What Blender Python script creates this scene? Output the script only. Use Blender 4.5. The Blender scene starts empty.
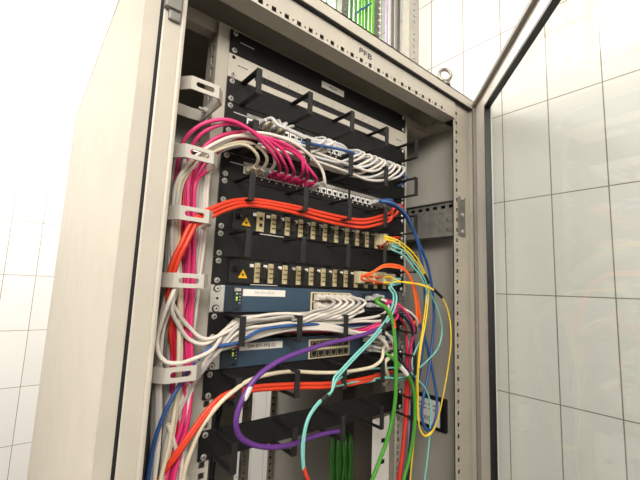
import bpy, bmesh, math, random
from mathutils import Vector, Matrix
random.seed(7)
S = 0.001
Z0 = 1950.0          # millimetres from the floor to the top of the uppermost rack unit
SC = bpy.context.scene
COL = SC.collection

# ---------------------------------------------------------------- camera
CX, CY, CZ = -482.49, -573.23, -445.06
YAW, PIT, ROL, FPX = 0.678009, 0.130747, 0.040993, 370.99
cy, sy, cp, sp, cr, sr = math.cos(YAW), math.sin(YAW), math.cos(PIT), math.sin(PIT), math.cos(ROL), math.sin(ROL)
FWD = Vector((sy*cp, cy*cp, sp)); _R = Vector((cy, -sy, 0)); _U = _R.cross(FWD)
RGT = cr*_R + sr*_U; UPV = -sr*_R + cr*_U
def at(u, v, x=None, y=None, z=None):
    """a point seen along one line of sight, at a given depth plane (mm)"""
    d = RGT*((u-320)/FPX) + UPV*((240-v)/FPX) + FWD
    c = (CX, CY, CZ)
    if x is not None: t = (x-CX)/d[0]
    elif y is not None: t = (y-CY)/d[1]
    else: t = (z-CZ)/d[2]
    return Vector((CX+t*d[0], CY+t*d[1], CZ+t*d[2]))
def W(p): return Vector((p[0]*S, p[1]*S, (p[2]+Z0)*S))

cam_d = bpy.data.cameras.new('camera'); cam = bpy.data.objects.new('camera', cam_d); COL.objects.link(cam)
M = Matrix((RGT, UPV, -FWD)).transposed().to_4x4(); M.translation = W((CX, CY, CZ))
cam.matrix_world = M
cam_d.sensor_width = 36; cam_d.lens = FPX/640*36; cam_d.clip_start = 0.01
SC.camera = cam

# ---------------------------------------------------------------- materials
def lin(c):
    return tuple(((v/255)/12.92 if v/255 <= .04045 else ((v/255+.055)/1.055)**2.4) for v in c)
MATS = {}
def mat(name, rgb, rough=.5, metal=0., noise=.0, nscale=40., spec=.5, bump=0., coat=0.):
    if name in MATS: return MATS[name]
    m = bpy.data.materials.new(name); m.use_nodes = True
    nt = m.node_tree; b = nt.nodes['Principled BSDF']
    c = lin(rgb)
    b.inputs['Base Color'].default_value = (*c, 1)
    b.inputs['Roughness'].default_value = rough; b.inputs['Metallic'].default_value = metal
    b.inputs['Specular IOR Level'].default_value = spec
    tc = nt.nodes.new('ShaderNodeTexCoord')
    n = nt.nodes.new('ShaderNodeTexNoise'); n.inputs['Scale'].default_value = nscale; n.inputs['Detail'].default_value = 4
    nt.links.new(tc.outputs['Object'], n.inputs['Vector'])
    if noise > 0:
        r = nt.nodes.new('ShaderNodeMapRange'); r.inputs['From Min'].default_value = .3; r.inputs['From Max'].default_value = .7
        r.inputs['To Min'].default_value = 1-noise; r.inputs['To Max'].default_value = 1+noise
        nt.links.new(n.outputs['Fac'], r.inputs['Value'])
        mx = nt.nodes.new('ShaderNodeVectorMath'); mx.operation = 'SCALE'
        mx.inputs[0].default_value = c; nt.links.new(r.outputs['Result'], mx.inputs['Scale'])
        nt.links.new(mx.outputs['Vector'], b.inputs['Base Color'])
    if bump > 0:
        bp = nt.nodes.new('ShaderNodeBump'); bp.inputs['Strength'].default_value = bump; bp.inputs['Distance'].default_value = .001
        nt.links.new(n.outputs['Fac'], bp.inputs['Height']); nt.links.new(bp.outputs['Normal'], b.inputs['Normal'])
    MATS[name] = m
    return m
PAINT = mat('cabinet_paint', (184,176,162), .42, noise=.05, nscale=14, bump=.03)
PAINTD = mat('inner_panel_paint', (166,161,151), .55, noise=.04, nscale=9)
RAILM = mat('rail_paint', (190,182,168), .45, noise=.03, nscale=20)
BLACK = mat('black_powder_coat', (22,20,20), .55, spec=.35, noise=.12, nscale=60, bump=.05)
RINGB = mat('ring_black', (32,30,30), .55, spec=.4, noise=.1, nscale=60)
BLK2 = mat('black_plastic', (22,21,22), .45, noise=.1, nscale=80)
VOID = mat('socket_gap_black', (8,8,9), .7, noise=.1)
IVORY = mat('patch_panel_ivory', (190,182,168), .5, noise=.03, nscale=30)
SCREW = mat('screw_zinc', (214,210,202), .35, .55, noise=.1, nscale=300)
GALV = mat('galvanised_steel', (128,126,119), .5, .35, noise=.18, nscale=45)
CHASS = mat('chassis_steel', (176,174,168), .5, .3, noise=.06, nscale=25)
BLUE_SW = mat('switch_blue_grey', (50,72,90), .45, noise=.06, nscale=40)
BLUE_SD = mat('switch_dark_bezel', (34,44,54), .45, noise=.06, nscale=40)
LABEL = mat('label_white', (232,226,216), .6, noise=.03, nscale=60)
LABELG = mat('label_strip_grey', (168,163,156), .6, noise=.3, nscale=180)
INK = mat('label_ink', (60,58,58), .6, noise=.05)
INKL = mat('label_ink_faint', (168,164,158), .6, noise=.05)
WHITEINK = mat('white_print', (205,202,196), .6, noise=.05)
YELLOW = mat('warning_yellow', (246,190,20), .5, noise=.03)
GOLD = mat('adapter_brass', (204,186,140), .4, .3, noise=.1, nscale=120)
BEIGEP = mat('connector_beige', (212,198,160), .5, noise=.05, nscale=80)
JACKW = mat('jack_white', (232,228,220), .5, noise=.03, nscale=80)
def cablem(n, rgb): return mat('sheath_'+n, rgb, .42, noise=.05, nscale=25)
CM = {'white': cablem('white',(218,209,197)), 'grey': cablem('grey',(176,170,163)), 'cream': cablem('cream',(216,204,176)),
      'pink': cablem('pink',(216,52,112)), 'red': cablem('red',(222,62,32)), 'crimson': cablem('crimson',(196,26,52)), 'blue': cablem('blue',(44,82,138)),
      'navy': cablem('navy',(30,38,66)), 'purple': cablem('purple',(96,48,128)), 'teal': cablem('teal',(122,192,182)), 'orange': cablem('orange',(240,104,32)),
      'yellow': cablem('yellow',(244,206,44)), 'green': cablem('green',(74,150,48)), 'lime': cablem('lime',(98,176,54)),
      'dgreen': cablem('dgreen',(50,104,38)), 'black': cablem('black',(22,22,24)), 'ltgrey': cablem('ltgrey',(200,198,196)), 'dgrey': cablem('dgrey',(110,106,102)), 'lilac': cablem('lilac',(176,158,190))}
def emit(name, rgb, s):
    m = bpy.data.materials.new(name); m.use_nodes = True; nt = m.node_tree
    b = nt.nodes['Principled BSDF']; b.inputs['Base Color'].default_value = (*lin(rgb),1)
    b.inputs['Emission Color'].default_value = (*lin(rgb),1); b.inputs['Emission Strength'].default_value = s
    return m
LED = emit('led_green', (150,215,60), .8)
LEDY = emit('led_yellow', (225,225,70), .9)

# ---------------------------------------------------------------- mesh builder
class MB:
    def __init__(s): s.v=[]; s.f=[]; s.mi=[]; s.sm=[]
    def add(s, vs, fs, m=0, smooth=False):
        o=len(s.v); s.v += [Vector(v) for v in vs]
        for f in fs: s.f.append([o+i for i in f]); s.mi.append(m); s.sm.append(smooth)
        return s
    def box(s, x0,x1,y0,y1,z0,z1, m=0, b=0.):
        if x0>x1:x0,x1=x1,x0
        if y0>y1:y0,y1=y1,y0
        if z0>z1:z0,z1=z1,z0
        if b<=0:
            vs=[(x,y,z) for x in (x0,x1) for y in (y0,y1) for z in (z0,z1)]
            s.add(vs,[(0,1,3,2),(4,6,7,5),(0,4,5,1),(2,3,7,6),(0,2,6,4),(1,5,7,3)],m)
        else:
            b=min(b,.45*min(x1-x0,y1-y0,z1-z0))
            bm=bmesh.new(); bmesh.ops.create_cube(bm,size=1)
            for v in bm.verts: v.co=Vector(((x0+x1)/2+v.co.x*(x1-x0),(y0+y1)/2+v.co.y*(y1-y0),(z0+z1)/2+v.co.z*(z1-z0)))
            bmesh.ops.bevel(bm,geom=bm.edges[:],offset=b,segments=2,affect='EDGES',profile=.6)
            bm.verts.index_update()
            s.add([v.co.copy() for v in bm.verts],[[v.index for v in f.verts] for f in bm.faces],m)
            bm.free()
        return s
    def prism(s, pts, axis, a, b, m=0):
        """2-D outline pulled along an axis: axis 0 -> pts=(y,z), 1 -> (x,z), 2 -> (x,y)"""
        n=len(pts)
        def mk(p,t): return [(t,p[0],p[1]),(p[0],t,p[1]),(p[0],p[1],t)][axis]
        vs=[mk(p,a) for p in pts]+[mk(p,b) for p in pts]
        fs=[list(range(n)),list(range(2*n-1,n-1,-1))]+[(i,(i+1)%n,n+(i+1)%n,n+i) for i in range(n)]
        s.add(vs,fs,m); return s
    def cyl(s, c, ax, r, h, n=14, m=0, r2=None, smooth=True):
        """a disc or cone from centre c along axis ax (0,1,2), signed height h"""
        r2=r if r2 is None else r2
        vs=[]
        for t,rr in ((0,r),(h,r2)):
            for i in range(n):
                a=2*math.pi*i/n; q=[rr*math.cos(a),rr*math.sin(a)]; q.insert(ax,t)
                vs.append((c[0]+q[0],c[1]+q[1],c[2]+q[2]))
        s.add(vs,[(i,(i+1)%n,n+(i+1)%n,n+i) for i in range(n)],m,smooth)
        s.add([vs[i] for i in range(n)],[list(range(n))],m); s.add([vs[n+i] for i in range(n)],[list(range(n-1,-1,-1))],m)
        return s
    def tube(s, pts, r, n=8, m=0, cap=True, closed=False):
        pts=[Vector(p) for p in pts]; k=len(pts)
        T=[]
        for i in range(k):
            a=pts[i-1] if (i>0 or closed) else pts[i]; b=pts[(i+1)%k] if (i<k-1 or closed) else pts[i]
            T.append((b-a).normalized())
        u=T[0].orthogonal().normalized(); vs=[]
        for i in range(k):
            u=(u-T[i]*u.dot(T[i])).normalized(); w=T[i].cross(u)
            rr=r[i] if isinstance(r,(list,tuple)) else r
            for j in range(n):
                a=2*math.pi*j/n; vs.append(pts[i]+u*(rr*math.cos(a))+w*(rr*math.sin(a)))
        fs=[]
        for i in range(k if closed else k-1):
            o=i*n; p=((i+1)%k)*n
            for j in range(n): fs.append((o+j,o+(j+1)%n,p+(j+1)%n,p+j))
        s.add(vs,fs,m,True)
        if cap and not closed:
            s.add(vs[:n],[list(range(n-1,-1,-1))],m); s.add(vs[-n:],[list(range(n))],m)
        return s
    def slotplate(s, P0, ux, uz, un, w, h, t, sw, sh, m=0, n=32):
        """a plate w x h with a stadium slot sw x sh through its middle"""
        P0=Vector(P0); ux=Vector(ux); uz=Vector(uz); un=Vector(un)
        ins=[]; outr=[]
        for i in range(n):
            a=2*math.pi*(i+.5)/n; c,d=math.cos(a),math.sin(a)
            ix=(sw-sh)/2*(1 if c>0 else -1)+sh/2*c; iz=sh/2*d
            ins.append((ix,iz))
            dx,dz=ix,iz*1.0
            sc=1/max(abs(c)/(w/2),abs(d)/(h/2)) ; outr.append((c*sc,d*sc))
        for i in range(n):      # pull the nearest samples into the corners
            pass
        for sx in (1,-1):
            for sz in (1,-1):
                j=min(range(n),key=lambda q:(outr[q][0]-sx*w/2)**2+(outr[q][1]-sz*h/2)**2); outr[j]=(sx*w/2,sz*h/2)
        vs=[P0+ux*a+uz*b for a,b in ins]+[P0+ux*a+uz*b for a,b in outr]
        vs+= [v+un*t for v in vs]
        fs=[]
        for i in range(n):
            j=(i+1)%n
            fs+= [(i,j,n+j,n+i),(2*n+j,2*n+i,3*n+i,3*n+j),(i,2*n+i,2*n+j,j),(n+i,n+j,3*n+j,3*n+i)]
        s.add(vs,fs,m); return s
    def perf(s, P0, ua, ub, un, A, B, holes, t, m=0):
        """a sheet on a grid with breakpoints A, B; grid cells (i,j) in holes are left open"""
        P0=Vector(P0); ua=Vector(ua); ub=Vector(ub); un=Vector(un)
        P=lambda a,b,k: P0+ua*a+ub*b+un*(t*k)
        na,nb=len(A)-1,len(B)-1
        full=lambda i,j: 0<=i<na and 0<=j<nb and (i,j) not in holes
        for i in range(na):
            for j in range(nb):
                if not full(i,j): continue
                q=[(A[i],B[j]),(A[i+1],B[j]),(A[i+1],B[j+1]),(A[i],B[j+1])]
                s.add([P(*c,0) for c in q],[(0,1,2,3)],m); s.add([P(*c,1) for c in q],[(3,2,1,0)],m)
                for (di,dj,e) in ((0,-1,(0,1)),(1,0,(1,2)),(0,1,(2,3)),(-1,0,(3,0))):
                    if not full(i+di,j+dj):
                        a,b=q[e[0]],q[e[1]]
                        s.add([P(*a,0),P(*b,0),P(*b,1),P(*a,1)],[(0,1,2,3)],m)
        return s
    def build(s, name, mats, parent=None, base=None, smooth=None):
        """link as ONE mesh object; a top-level mesh gets its origin at base (mm)"""
        me=bpy.data.meshes.new(name)
        org=Vector((0,0,0))
        if parent is None:
            if base is None:
                base=(sum(v.x for v in s.v)/len(s.v),sum(v.y for v in s.v)/len(s.v),min(v.z for v in s.v))
            org=Vector(base)
        else: org=parent['_org_v'] if False else ORG[parent.name]
        me.from_pydata([(v-org)*S for v in s.v],[],s.f)
        if not isinstance(mats,(list,tuple)): mats=[mats]
        for mm in mats: me.materials.append(mm)
        me.polygons.foreach_set('material_index',s.mi); me.polygons.foreach_set('use_smooth',s.sm)
        me.update()
        bm=bmesh.new(); bm.from_mesh(me); bmesh.ops.recalc_face_normals(bm,faces=bm.faces[:]); bm.to_mesh(me); bm.free()
        o=bpy.data.objects.new(name,me); COL.objects.link(o)
        if parent is None: o.location=W(org)
        else: o.parent=parent
        ORG[o.name]=org
        return o
ORG={}
def tag(o,label,cat,group=None,kind=None):
    o['label']=label; o['category']=cat
    if group: o['group']=group
    if kind: o['kind']=kind
    return o
def thing(name,base,label,cat,group=None):
    o=bpy.data.objects.new(name,None); o.empty_display_size=.03; COL.objects.link(o); o.location=W(base); ORG[o.name]=Vector(base)
    return tag(o,label,cat,group)
def struct(name,mb,m):
    o=mb.build(name,m); o['kind']='structure'; return o
def lettering(txt,P,size,m,parent,ex=.15,rot=(math.pi/2,0,0),align='CENTER',name='lettering'):
    c=bpy.data.curves.new(name,'FONT'); c.body=txt; c.size=size*S; c.extrude=ex*S; c.align_x=align; c.align_y='CENTER'
    tmp=bpy.data.objects.new('tmp_text',c); COL.objects.link(tmp)
    dg=bpy.context.evaluated_depsgraph_get(); me=bpy.data.meshes.new_from_object(tmp.evaluated_get(dg))
    bpy.data.objects.remove(tmp)
    me.materials.clear(); me.materials.append(m)
    o=bpy.data.objects.new(name,me); COL.objects.link(o)
    o.parent=parent; o.location=(Vector(P)-ORG[parent.name])*S; o.rotation_euler=rot
    ORG[o.name]=Vector((0,0,0))
    return o
def copy_tree(o,parent=None):
    c=o.copy(); COL.objects.link(c); ORG[c.name]=ORG[o.name]
    if parent: c.parent=parent
    for ch in list(o.children):
        if ch!=c: copy_tree(ch,c)
    return c

# ================================================================ the room
def tile_mat(name, axis):
    m=bpy.data.materials.new(name); m.use_nodes=True; nt=m.node_tree; b=nt.nodes['Principled BSDF']
    g=nt.nodes.new('ShaderNodeNewGeometry'); sx=nt.nodes.new('ShaderNodeSeparateXYZ'); nt.links.new(g.outputs['Position'],sx.inputs[0])
    cb=nt.nodes.new('ShaderNodeCombineXYZ')
    ad=nt.nodes.new('ShaderNodeMath'); ad.operation='ADD'; ad.inputs[1].default_value=(0.054+10.5 if axis==1 else 10.5)
    az=nt.nodes.new('ShaderNodeMath'); az.operation='ADD'; az.inputs[1].default_value=-(Z0+240)*S+10*.2265
    nt.links.new(sx.outputs[axis],ad.inputs[0]); nt.links.new(sx.outputs[2],az.inputs[0])
    nt.links.new(ad.outputs[0],cb.inputs[0]); nt.links.new(az.outputs[0],cb.inputs[1])
    br=nt.nodes.new('ShaderNodeTexBrick'); br.offset=0; br.squash=1
    br.inputs['Scale'].default_value=1; br.inputs['Brick Width'].default_value=.105; br.inputs['Row Height'].default_value=.2265
    br.inputs['Mortar Size'].default_value=.0013; br.inputs['Mortar Smooth'].default_value=.2
    br.inputs['Color1'].default_value=(.74,.73,.71,1); br.inputs['Color2'].default_value=(.71,.70,.68,1); br.inputs['Mortar'].default_value=(.26,.22,.18,1)
    nt.links.new(cb.outputs[0],br.inputs['Vector']); nt.links.new(br.outputs['Color'],b.inputs['Base Color'])
    bp=nt.nodes.new('ShaderNodeBump'); bp.inputs['Strength'].default_value=.3; bp.inputs['Distance'].default_value=.001; bp.invert=True
    nt.links.new(br.outputs['Fac'],bp.inputs['Height']); nt.links.new(bp.outputs['Normal'],b.inputs['Normal'])
    b.inputs['Roughness'].default_value=.25
    return m
WX=432
struct('wall_right',MB().box(WX,WX+80,-1900,1500,-Z0,1000),tile_mat('white_wall_tiles_right',1))
struct('wall_back',MB().box(-1900,WX,1420,1500,-Z0,1000),tile_mat('white_wall_tiles_back',0))
struct('wall_left',MB().box(-1980,-1900,-1900,1500,-Z0,1000),mat('white_wall_paint',(232,230,224),.8,noise=.02,nscale=4))
struct('floor',MB().box(-1900,WX,-1900,1420,-Z0-60,-Z0),mat('floor_vinyl',(40,39,37),.6,noise=.08,nscale=6))
struct('ceiling',MB().box(-1900,WX,-1900,1420,1000,1060),mat('ceiling_paint',(236,234,228),.8,noise=.02,nscale=4))

# ================================================================ the cabinet
YF=-100.0; XO=397.0; YB=790.0; ZB=-Z0+0.0
cab=thing('server_cabinet',(0,0,-Z0),'open light grey steel network cabinet with perforated frame against tiled wall','cabinet')
def cpart(name,mb,m,parent=cab): return mb.build(name,m,parent)
ZT=57.0
# outer skins
p=MB(); p.box(-XO,-XO+4,-98,YB,ZB+100,ZT-6); p.box(-XO,-379.2,-101,-97,ZB+100,ZT-4); cpart('side_panel',p,PAINT)
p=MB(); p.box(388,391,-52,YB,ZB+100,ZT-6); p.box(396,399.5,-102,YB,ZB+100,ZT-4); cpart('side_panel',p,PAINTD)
# roof cap with a downturned lip, open towards the cable entry at the back
p=MB(); p.box(-XO,XO,YF-2,160,ZT,ZT+3); p.box(-XO,XO,YF-2,YF+1,36.5,ZT+3); p.box(-XO,XO,330,YB,ZT,ZT+3); p.box(-XO,230,160,330,ZT,ZT+3); p.box(388,XO,160,330,ZT,ZT+3)
cpart('roof',p,PAINT)
p=MB(); p.box(-XO,XO,-100,YB,ZB,ZB+100); cpart('plinth',p,BLK2)
def holes_1d(L,pitch,sq,dot,off=0.):
    """breakpoints along a strip: a square, then a dot between two squares"""
    A=[0.]; H=[]
    t=off
    while t+pitch<L:
        A+= [t+2,t+2+sq]; H.append(len(A)-2)
        A+= [t+pitch*.5+sq*.5+2-dot*.5, t+pitch*.5+sq*.5+2+dot*.5]; H.append(-(len(A)-2))
        t+=pitch
    A.append(L)
    return A,H
# front posts
def post(x0,x1,xh,y,mirror):
    L=ZT-10-(ZB+100)
    A,H=holes_1d(L,25,9.5,3.6,4)
    w=x1-x0; hx=xh-x0
    B=[0,hx-4.5,hx-1.8,hx+1.8,hx+4.5,w]
    holes=set()
    for h in H:
        if h>0: holes|={(h,1),(h,2),(h,3)}
        else: holes.add((-h,2))
    p=MB(); p.perf((x0,y,ZB+100),(0,0,1),(1,0,0),(0,1,0),A,B,holes,1.6)
    p.box(x0+.3,x1,y+3.2,y+4.4,ZB+100,ZT-10,1); p.box(min(x1-2,xh+36),x1,y+1.6,y+34,ZB+100,ZT-10)  # dark sheet added behind the holes, painting in the hollow's shade
    return p
cpart('frame_post',post(324,396,336,-88,False),[PAINT,VOID])
p=MB(); p.box(-376,-352,-103,-62,ZB+100,ZT-22,b=2.5); p.box(-354,-347,-105,-70,ZB+100,ZT-22,b=2.8); cpart('frame_post',p,PAINT)
p=MB(); zc=at(174,8,y=-112).z; p.box(-376,-356,-112,-100,zc,34,b=2); p.box(-370,-355,-108,-90,zc-13,zc+4,b=2); o=cpart('corner_bracket',p,GALV); o['label']='grey metal corner bracket'
for xs in (366,-391): cpart('frame_post',post(xs,xs+25,xs+11,YB-40,False),[PAINT,VOID])
p=MB(); p.box(-379.4,-375.6,-102.4,-96,ZB+100,ZT-6); p.box(-376,399,-99.5,-91,34.6,36.6); cpart('gap_shade_strip',p,VOID)  # black strips added to paint the shade in the frame gaps
# top front beam with its punched lower edge
L=648; A,H=holes_1d(L,25,9,3.4,6)
B=[0,3.5,6,9.5,12,42.6]; holes=set()
for h in H:
    if h>0: holes|={(h,1),(h,2),(h,3)}
    else: holes.add((-h,2))
p=MB(); p.perf((-347,-92,-8),(1,0,0),(0,0,1),(0,1,0),A+[671],B,holes,1.6); p.box(-347,324,-90,-56,29,31); p.box(-347,324,-58,-56,-8,29); p.box(-347,324,-90.4,-56,-8,-6.6)
beam=cpart('top_beam',p,PAINT)
hw=[at(360,52,y=-92.6),at(371,56,y=-92.6)]
lettering('PFB',((hw[0]+hw[1])/2),16,INK,beam,ex=.25,rot=(math.pi/2,.06,0),name='handwriting').scale=(1.5,1,1)
p=MB(); p.box(-347,347,YB-40,YB-10,-8,36); cpart('rear_beam',p,PAINT)
# depth beams and the punched galvanised chassis plates
for sx in (1,-1):
    L=560; A,H=holes_1d(L,25,9.5,3.6,4); B=[0,7,10,14,17,26,40,44.5,50,58]; holes=set()
    for h in H:
        if h>0: holes|={(h,1),(h,2),(h,3)}
        else: holes.add((-h,2))
    p=MB(); p.perf((sx*342,-52,-2),(0,1,0),(0,0,1),(sx,0,0),A,B,holes,1.6); p.box(sx*342,sx*385,-52,508,-4,-2.4); p.box(sx*342,sx*385,-52,508,56,57.6)
    cpart('depth_beam',p,PAINT)
p=MB(); p.box(-385,350,8,34,-13,11,b=2); cpart('crossbar',p,PAINT)
p=MB(); p.box(-385,385,8,34,-1500,-1476,b=2); cpart('crossbar',p,PAINT)
# 19 inch mounting rails
def rail(x0,x1,y0,out,zlo=-1640,zhi=5,nU=36):
    p=MB(); w=x1-x0
    A=[0.]; holes=set(); Lz=zhi-zlo
    zz=[]
    for n in range(nU,0,-1):
        for d in (38.1,22.2,6.35): zz.append(-(n-1)*44.45-d)
    hx=(232.5-abs(x0)) if x0>0 else (-232.5-x0)
    hx=abs(abs(x0)-232.5)
    B=[0,hx-4.7,hx+4.7,w]
    for z in zz:
        a=z-zlo
        if a-4.7>A[-1]: A+=[a-4.7,a+4.7]; holes.add((len(A)-2,1))
    A.append(Lz)
    p.perf((x0,y0,zlo),(0,0,1),(1,0,0),(0,1,0),A,B,holes,2)
    xs=x1-2 if out>0 else x0
    A=[0.]; holes=set(); z=20
    while z<Lz-30: A+=[z,z+14]; holes.add((len(A)-2,1)); z+=44.45/2
    A.append(Lz)
    p.perf((xs,y0+2,zlo),(0,0,1),(0,1,0),(1,0,0),A,[0,12,22,40],holes,2)
    p.box(xs,xs-out*14,y0+42,y0+44,zlo,zhi)
    return p
cpart('mounting_rail',rail(-262,-222,1,-1),RAILM)
cpart('mounting_rail',rail(222,252,1,1),RAILM)
cpart('mounting_rail',rail(-262,-222,700,-1),RAILM)
cpart('mounting_rail',rail(222,252,700,1),RAILM)
# galvanised punched plate on the right, between front post and rail
def chassis_plate(x):
    p=MB(); A=[0.]; B=[0.,8,16,26,40,50,64,74,88]; holes=set(); t=8
    while t<300:
        A+=[t,t+13]; i=len(A)-2; holes.add((i,1))
        A+=[t+16,t+19]; t+=23
    A.append(330)
    for i in range(1,len(A)-1):
        if i%4==3: holes|={(i,4),(i,6)}
    p.perf((x,-86,-215),(0,1,0),(0,0,1),(-1,0,0),A,[-b for b in reversed(B)],set((i,len(B)-2-j) for i,j in holes),1.6)
    for k in range(12):       # pressed squares
        for r in (0,1,2):
            y=-74+k*24
            p.box(x-2.6,x-1.4,y,y+12,-297+r*24+6,-297+r*24+18,b=.5)
    p.box(x-10,x,-86,244,-303.5,-302); p.box(x-10,x,-86,244,-215.5,-214)
    p.box(x,x+30,-91.5,-90,-303,-205); p.box(x+20,x+22,-86,244,-303,-215); p.box(x,x+22,-86,244,-304,-302.6); p.box(x,x+22,-86,244,-215.4,-214)
    return p
pl=cpart('chassis_plate',chassis_plate(338),GALV); pl['label']='galvanised punched plate'
for z in (-209,-250,-292):
    q=MB(); q.cyl((352,-91.5,z),1,4.5,-3.5,12); q.build('screw',SCREW,pl)
pl=MB(); pl.box(-300,-296,150,330,-345,-225); pl.box(-300,-285,150,154,-345,-225); o=cpart('chassis_plate',pl,GALV); o['label']='galvanised punched plate'
# cable rings on the left rail
def ring_loop(z,h=19.):
    t=3.0
    out=[(-274,12),(-274,-68),(-286,-83),(-326,-83),(-341,-66),(-341,-6),(-330,10),(-296,14)]
    p=MB()
    n=len(out); c=Vector((-307,-36))
    inn=[]
    for i in range(n):
        a=Vector(out[i]); b=Vector(out[i-1]); d=Vector(out[(i+1)%n])
        e1=(a-b).normalized(); e2=(d-a).normalized(); n1=Vector((-e1.y,e1.x)); n2=Vector((-e2.y,e2.x))
        if n1.dot(c-a)<0: n1=-n1
        if n2.dot(c-a)<0: n2=-n2
        bi=(n1+n2).normalized(); inn.append(a+bi*(t/max(.4,bi.dot(n1))))
    for i in range(n):
        if i==2 or i==n-1 and False: continue
        j=(i+1)%n
        a,b,cc,d=Vector(out[i]),Vector(out[j]),inn[j],inn[i]
        vs=[(q.x,q.y,zz) for zz in (z-h,z) for q in (a,b,cc,d)]
        p.add(vs,[(0,1,5,4),(3,7,6,2),(0,3,2,1),(4,5,6,7),(0,4,7,3),(1,2,6,5)])
    # front plate with its slot
    p.slotplate((-306,-83,z-h/2),(1,0,0),(0,0,1),(0,1,0),40,h,t,27,7.5)
    return p
for k,z in enumerate((-160,-258,-343,-432,-551)):
    r=cpart('cable_ring',ring_loop(z),mat('ring_grey_plastic',(188,182,171),.45,noise=.03,nscale=30))
    b=MB(); b.cyl((-274,-14,z-9),0,5,-9,10); b.cyl((-283,-14,z-9),0,3,-7,8); b.build('bolt',SCREW,r)
# lifting eye on the roof
eb=at(445,86,z=60)
p=MB(); p.cyl((eb.x,eb.y,60),2,13,6,16); p.cyl((eb.x,eb.y,66),2,9,7,16,r2=6)
ring=[(eb.x+15*math.cos(a)*.8,eb.y-15*math.cos(a)*.6,60+28+15*math.sin(a)) for a in [2*math.pi*i/28 for i in range(28)]]
p.tube(ring,4.2,10,closed=True); o=cpart('lifting_eye',p,mat('eye_steel',(150,145,136),.3,.9,noise=.1)); o['label']='shiny steel lifting eye'
# rear panels seen between the rails, widened to shut light out of the cabinet
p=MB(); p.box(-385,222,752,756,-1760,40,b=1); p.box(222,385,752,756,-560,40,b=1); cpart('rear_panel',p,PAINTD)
# the door, standing half open, hinged on the right
H0=Vector((399,-104,0)); DD=Vector((-.727,-.687,0)); DN=Vector((-.687,.727,0))   # DN points towards the camera side
def dbox(mb,t0,t1,n0,n1,z0,z1,m=0):
    vs=[]
    for t in (t0,t1):
        for n in (n0,n1):
            for z in (z0,z1): vs.append(H0+DD*t+DN*n+Vector((0,0,z)))
    return mb.add(vs,[(0,1,3,2),(4,6,7,5),(0,4,5,1),(2,3,7,6),(0,2,6,4),(1,5,7,3)],m)
dl=-1830.; dt=50.
p=MB()
dbox(p,2,86,-14,0,dl,dt); dbox(p,700,784,-14,0,dl,dt); dbox(p,86,700,-14,0,3,dt); dbox(p,86,700,-14,0,dl,dl+60)
door=p.build('door',mat('door_paint',(230,226,219),.4,noise=.03,nscale=14),cab)
p=MB(); dbox(p,4,782,0,9,40,49); dbox(p,2,10,0,8,dl,dt-12); p.build('edge_lip',mat('door_lip_grey',(128,122,112),.5,noise=.04),door)
p=MB(); dbox(p,86,91,-10,3,dl+60,3); dbox(p,86,700,-10,3,-3,3); dbox(p,695,700,-10,3,dl+60,3); p.build('gasket',BLK2,door)
def glassm():
    m=bpy.data.materials.new('door_glass'); m.use_nodes=True; nt=m.node_tree; nt.nodes.clear()
    o=nt.nodes.new('ShaderNodeOutputMaterial'); t=nt.nodes.new('ShaderNodeBsdfTransparent'); g=nt.nodes.new('ShaderNodeBsdfGlossy')
    t.inputs['Color'].default_value=(.90,.91,.89,1); g.inputs['Roughness'].default_value=.03
    mx=nt.nodes.new('ShaderNodeMixShader'); mx.inputs[0].default_value=.07; nt.links.new(t.outputs[0],mx.inputs[1]); nt.links.new(g.outputs[0],mx.inputs[2]); nt.links.new(mx.outputs[0],o.inputs[0])
    return m
p=MB(); dbox(p,88,698,-8,-4,dl+58,1); p.build('glass_pane',glassm(),door)

# ================================================================ rack equipment
UZ=lambda n: -(n-1)*44.45
HW=241.3
def screws(parent,n,which='lrtb',y=-2.5,r=4.6):
    z0=UZ(n)
    for sx in (-1,1):
        for d in (6.35,38.1):
            k=('l' if sx<0 else 'r')+('t' if d<10 else 'b')
            if which!='lrtb' and k not in which: continue
            s=MB(); x=sx*232.5; z=z0-d
            s.cyl((x,y,z),1,r,-1.2,14); s.cyl((x,y-1.2,z),1,r*.92,-1.6,14,r2=r*.6)
            s.box(x-r*.55,x+r*.55,y-3.1,y-2.7,z-.6,z+.6,1); s.box(x-.6,x+.6,y-3.1,y-2.7,z-r*.55,z+r*.55,1)
            s.build('screw',[SCREW,INK],parent)
def plate(n,parent,m,name='faceplate',y0=-2.5,y1=0,hw=HW):
    z=UZ(n); return MB().box(-hw,hw,y0,y1,z-44.0,z-.5,b=.8).build(name,m,parent)
def dashes(parent,x,z,w,m=WHITEINK,y=-2.8,h=2.,name='print_mark'):
    b=MB(); t=0
    while t<w: 
        d=random.choice((2.,3.,1.4)); b.box(x+t,x+t+d,y,y+.35,z-h/2,z+h/2); t+=d+.9
    b.build(name,m,parent)

# U1 blank panel
o=thing('blanking_plate',(0,0,UZ(1)-44),'plain black blanking panel at the very top of the rack with white label','panel')
plate(1,o,BLACK); screws(o,1); dashes(o,-222,UZ(1)-18,26)
a=at(322,81.5,y=-3); b=at(344,92,y=-3)
lb=MB().box(a.x,b.x,-3.1,-2.4,UZ(1)-28,UZ(1)-14).build('label_tag',LABEL,o)
lettering('PFB 01',((a.x+b.x)/2,-3.2,UZ(1)-21),8,INK,lb)
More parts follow.
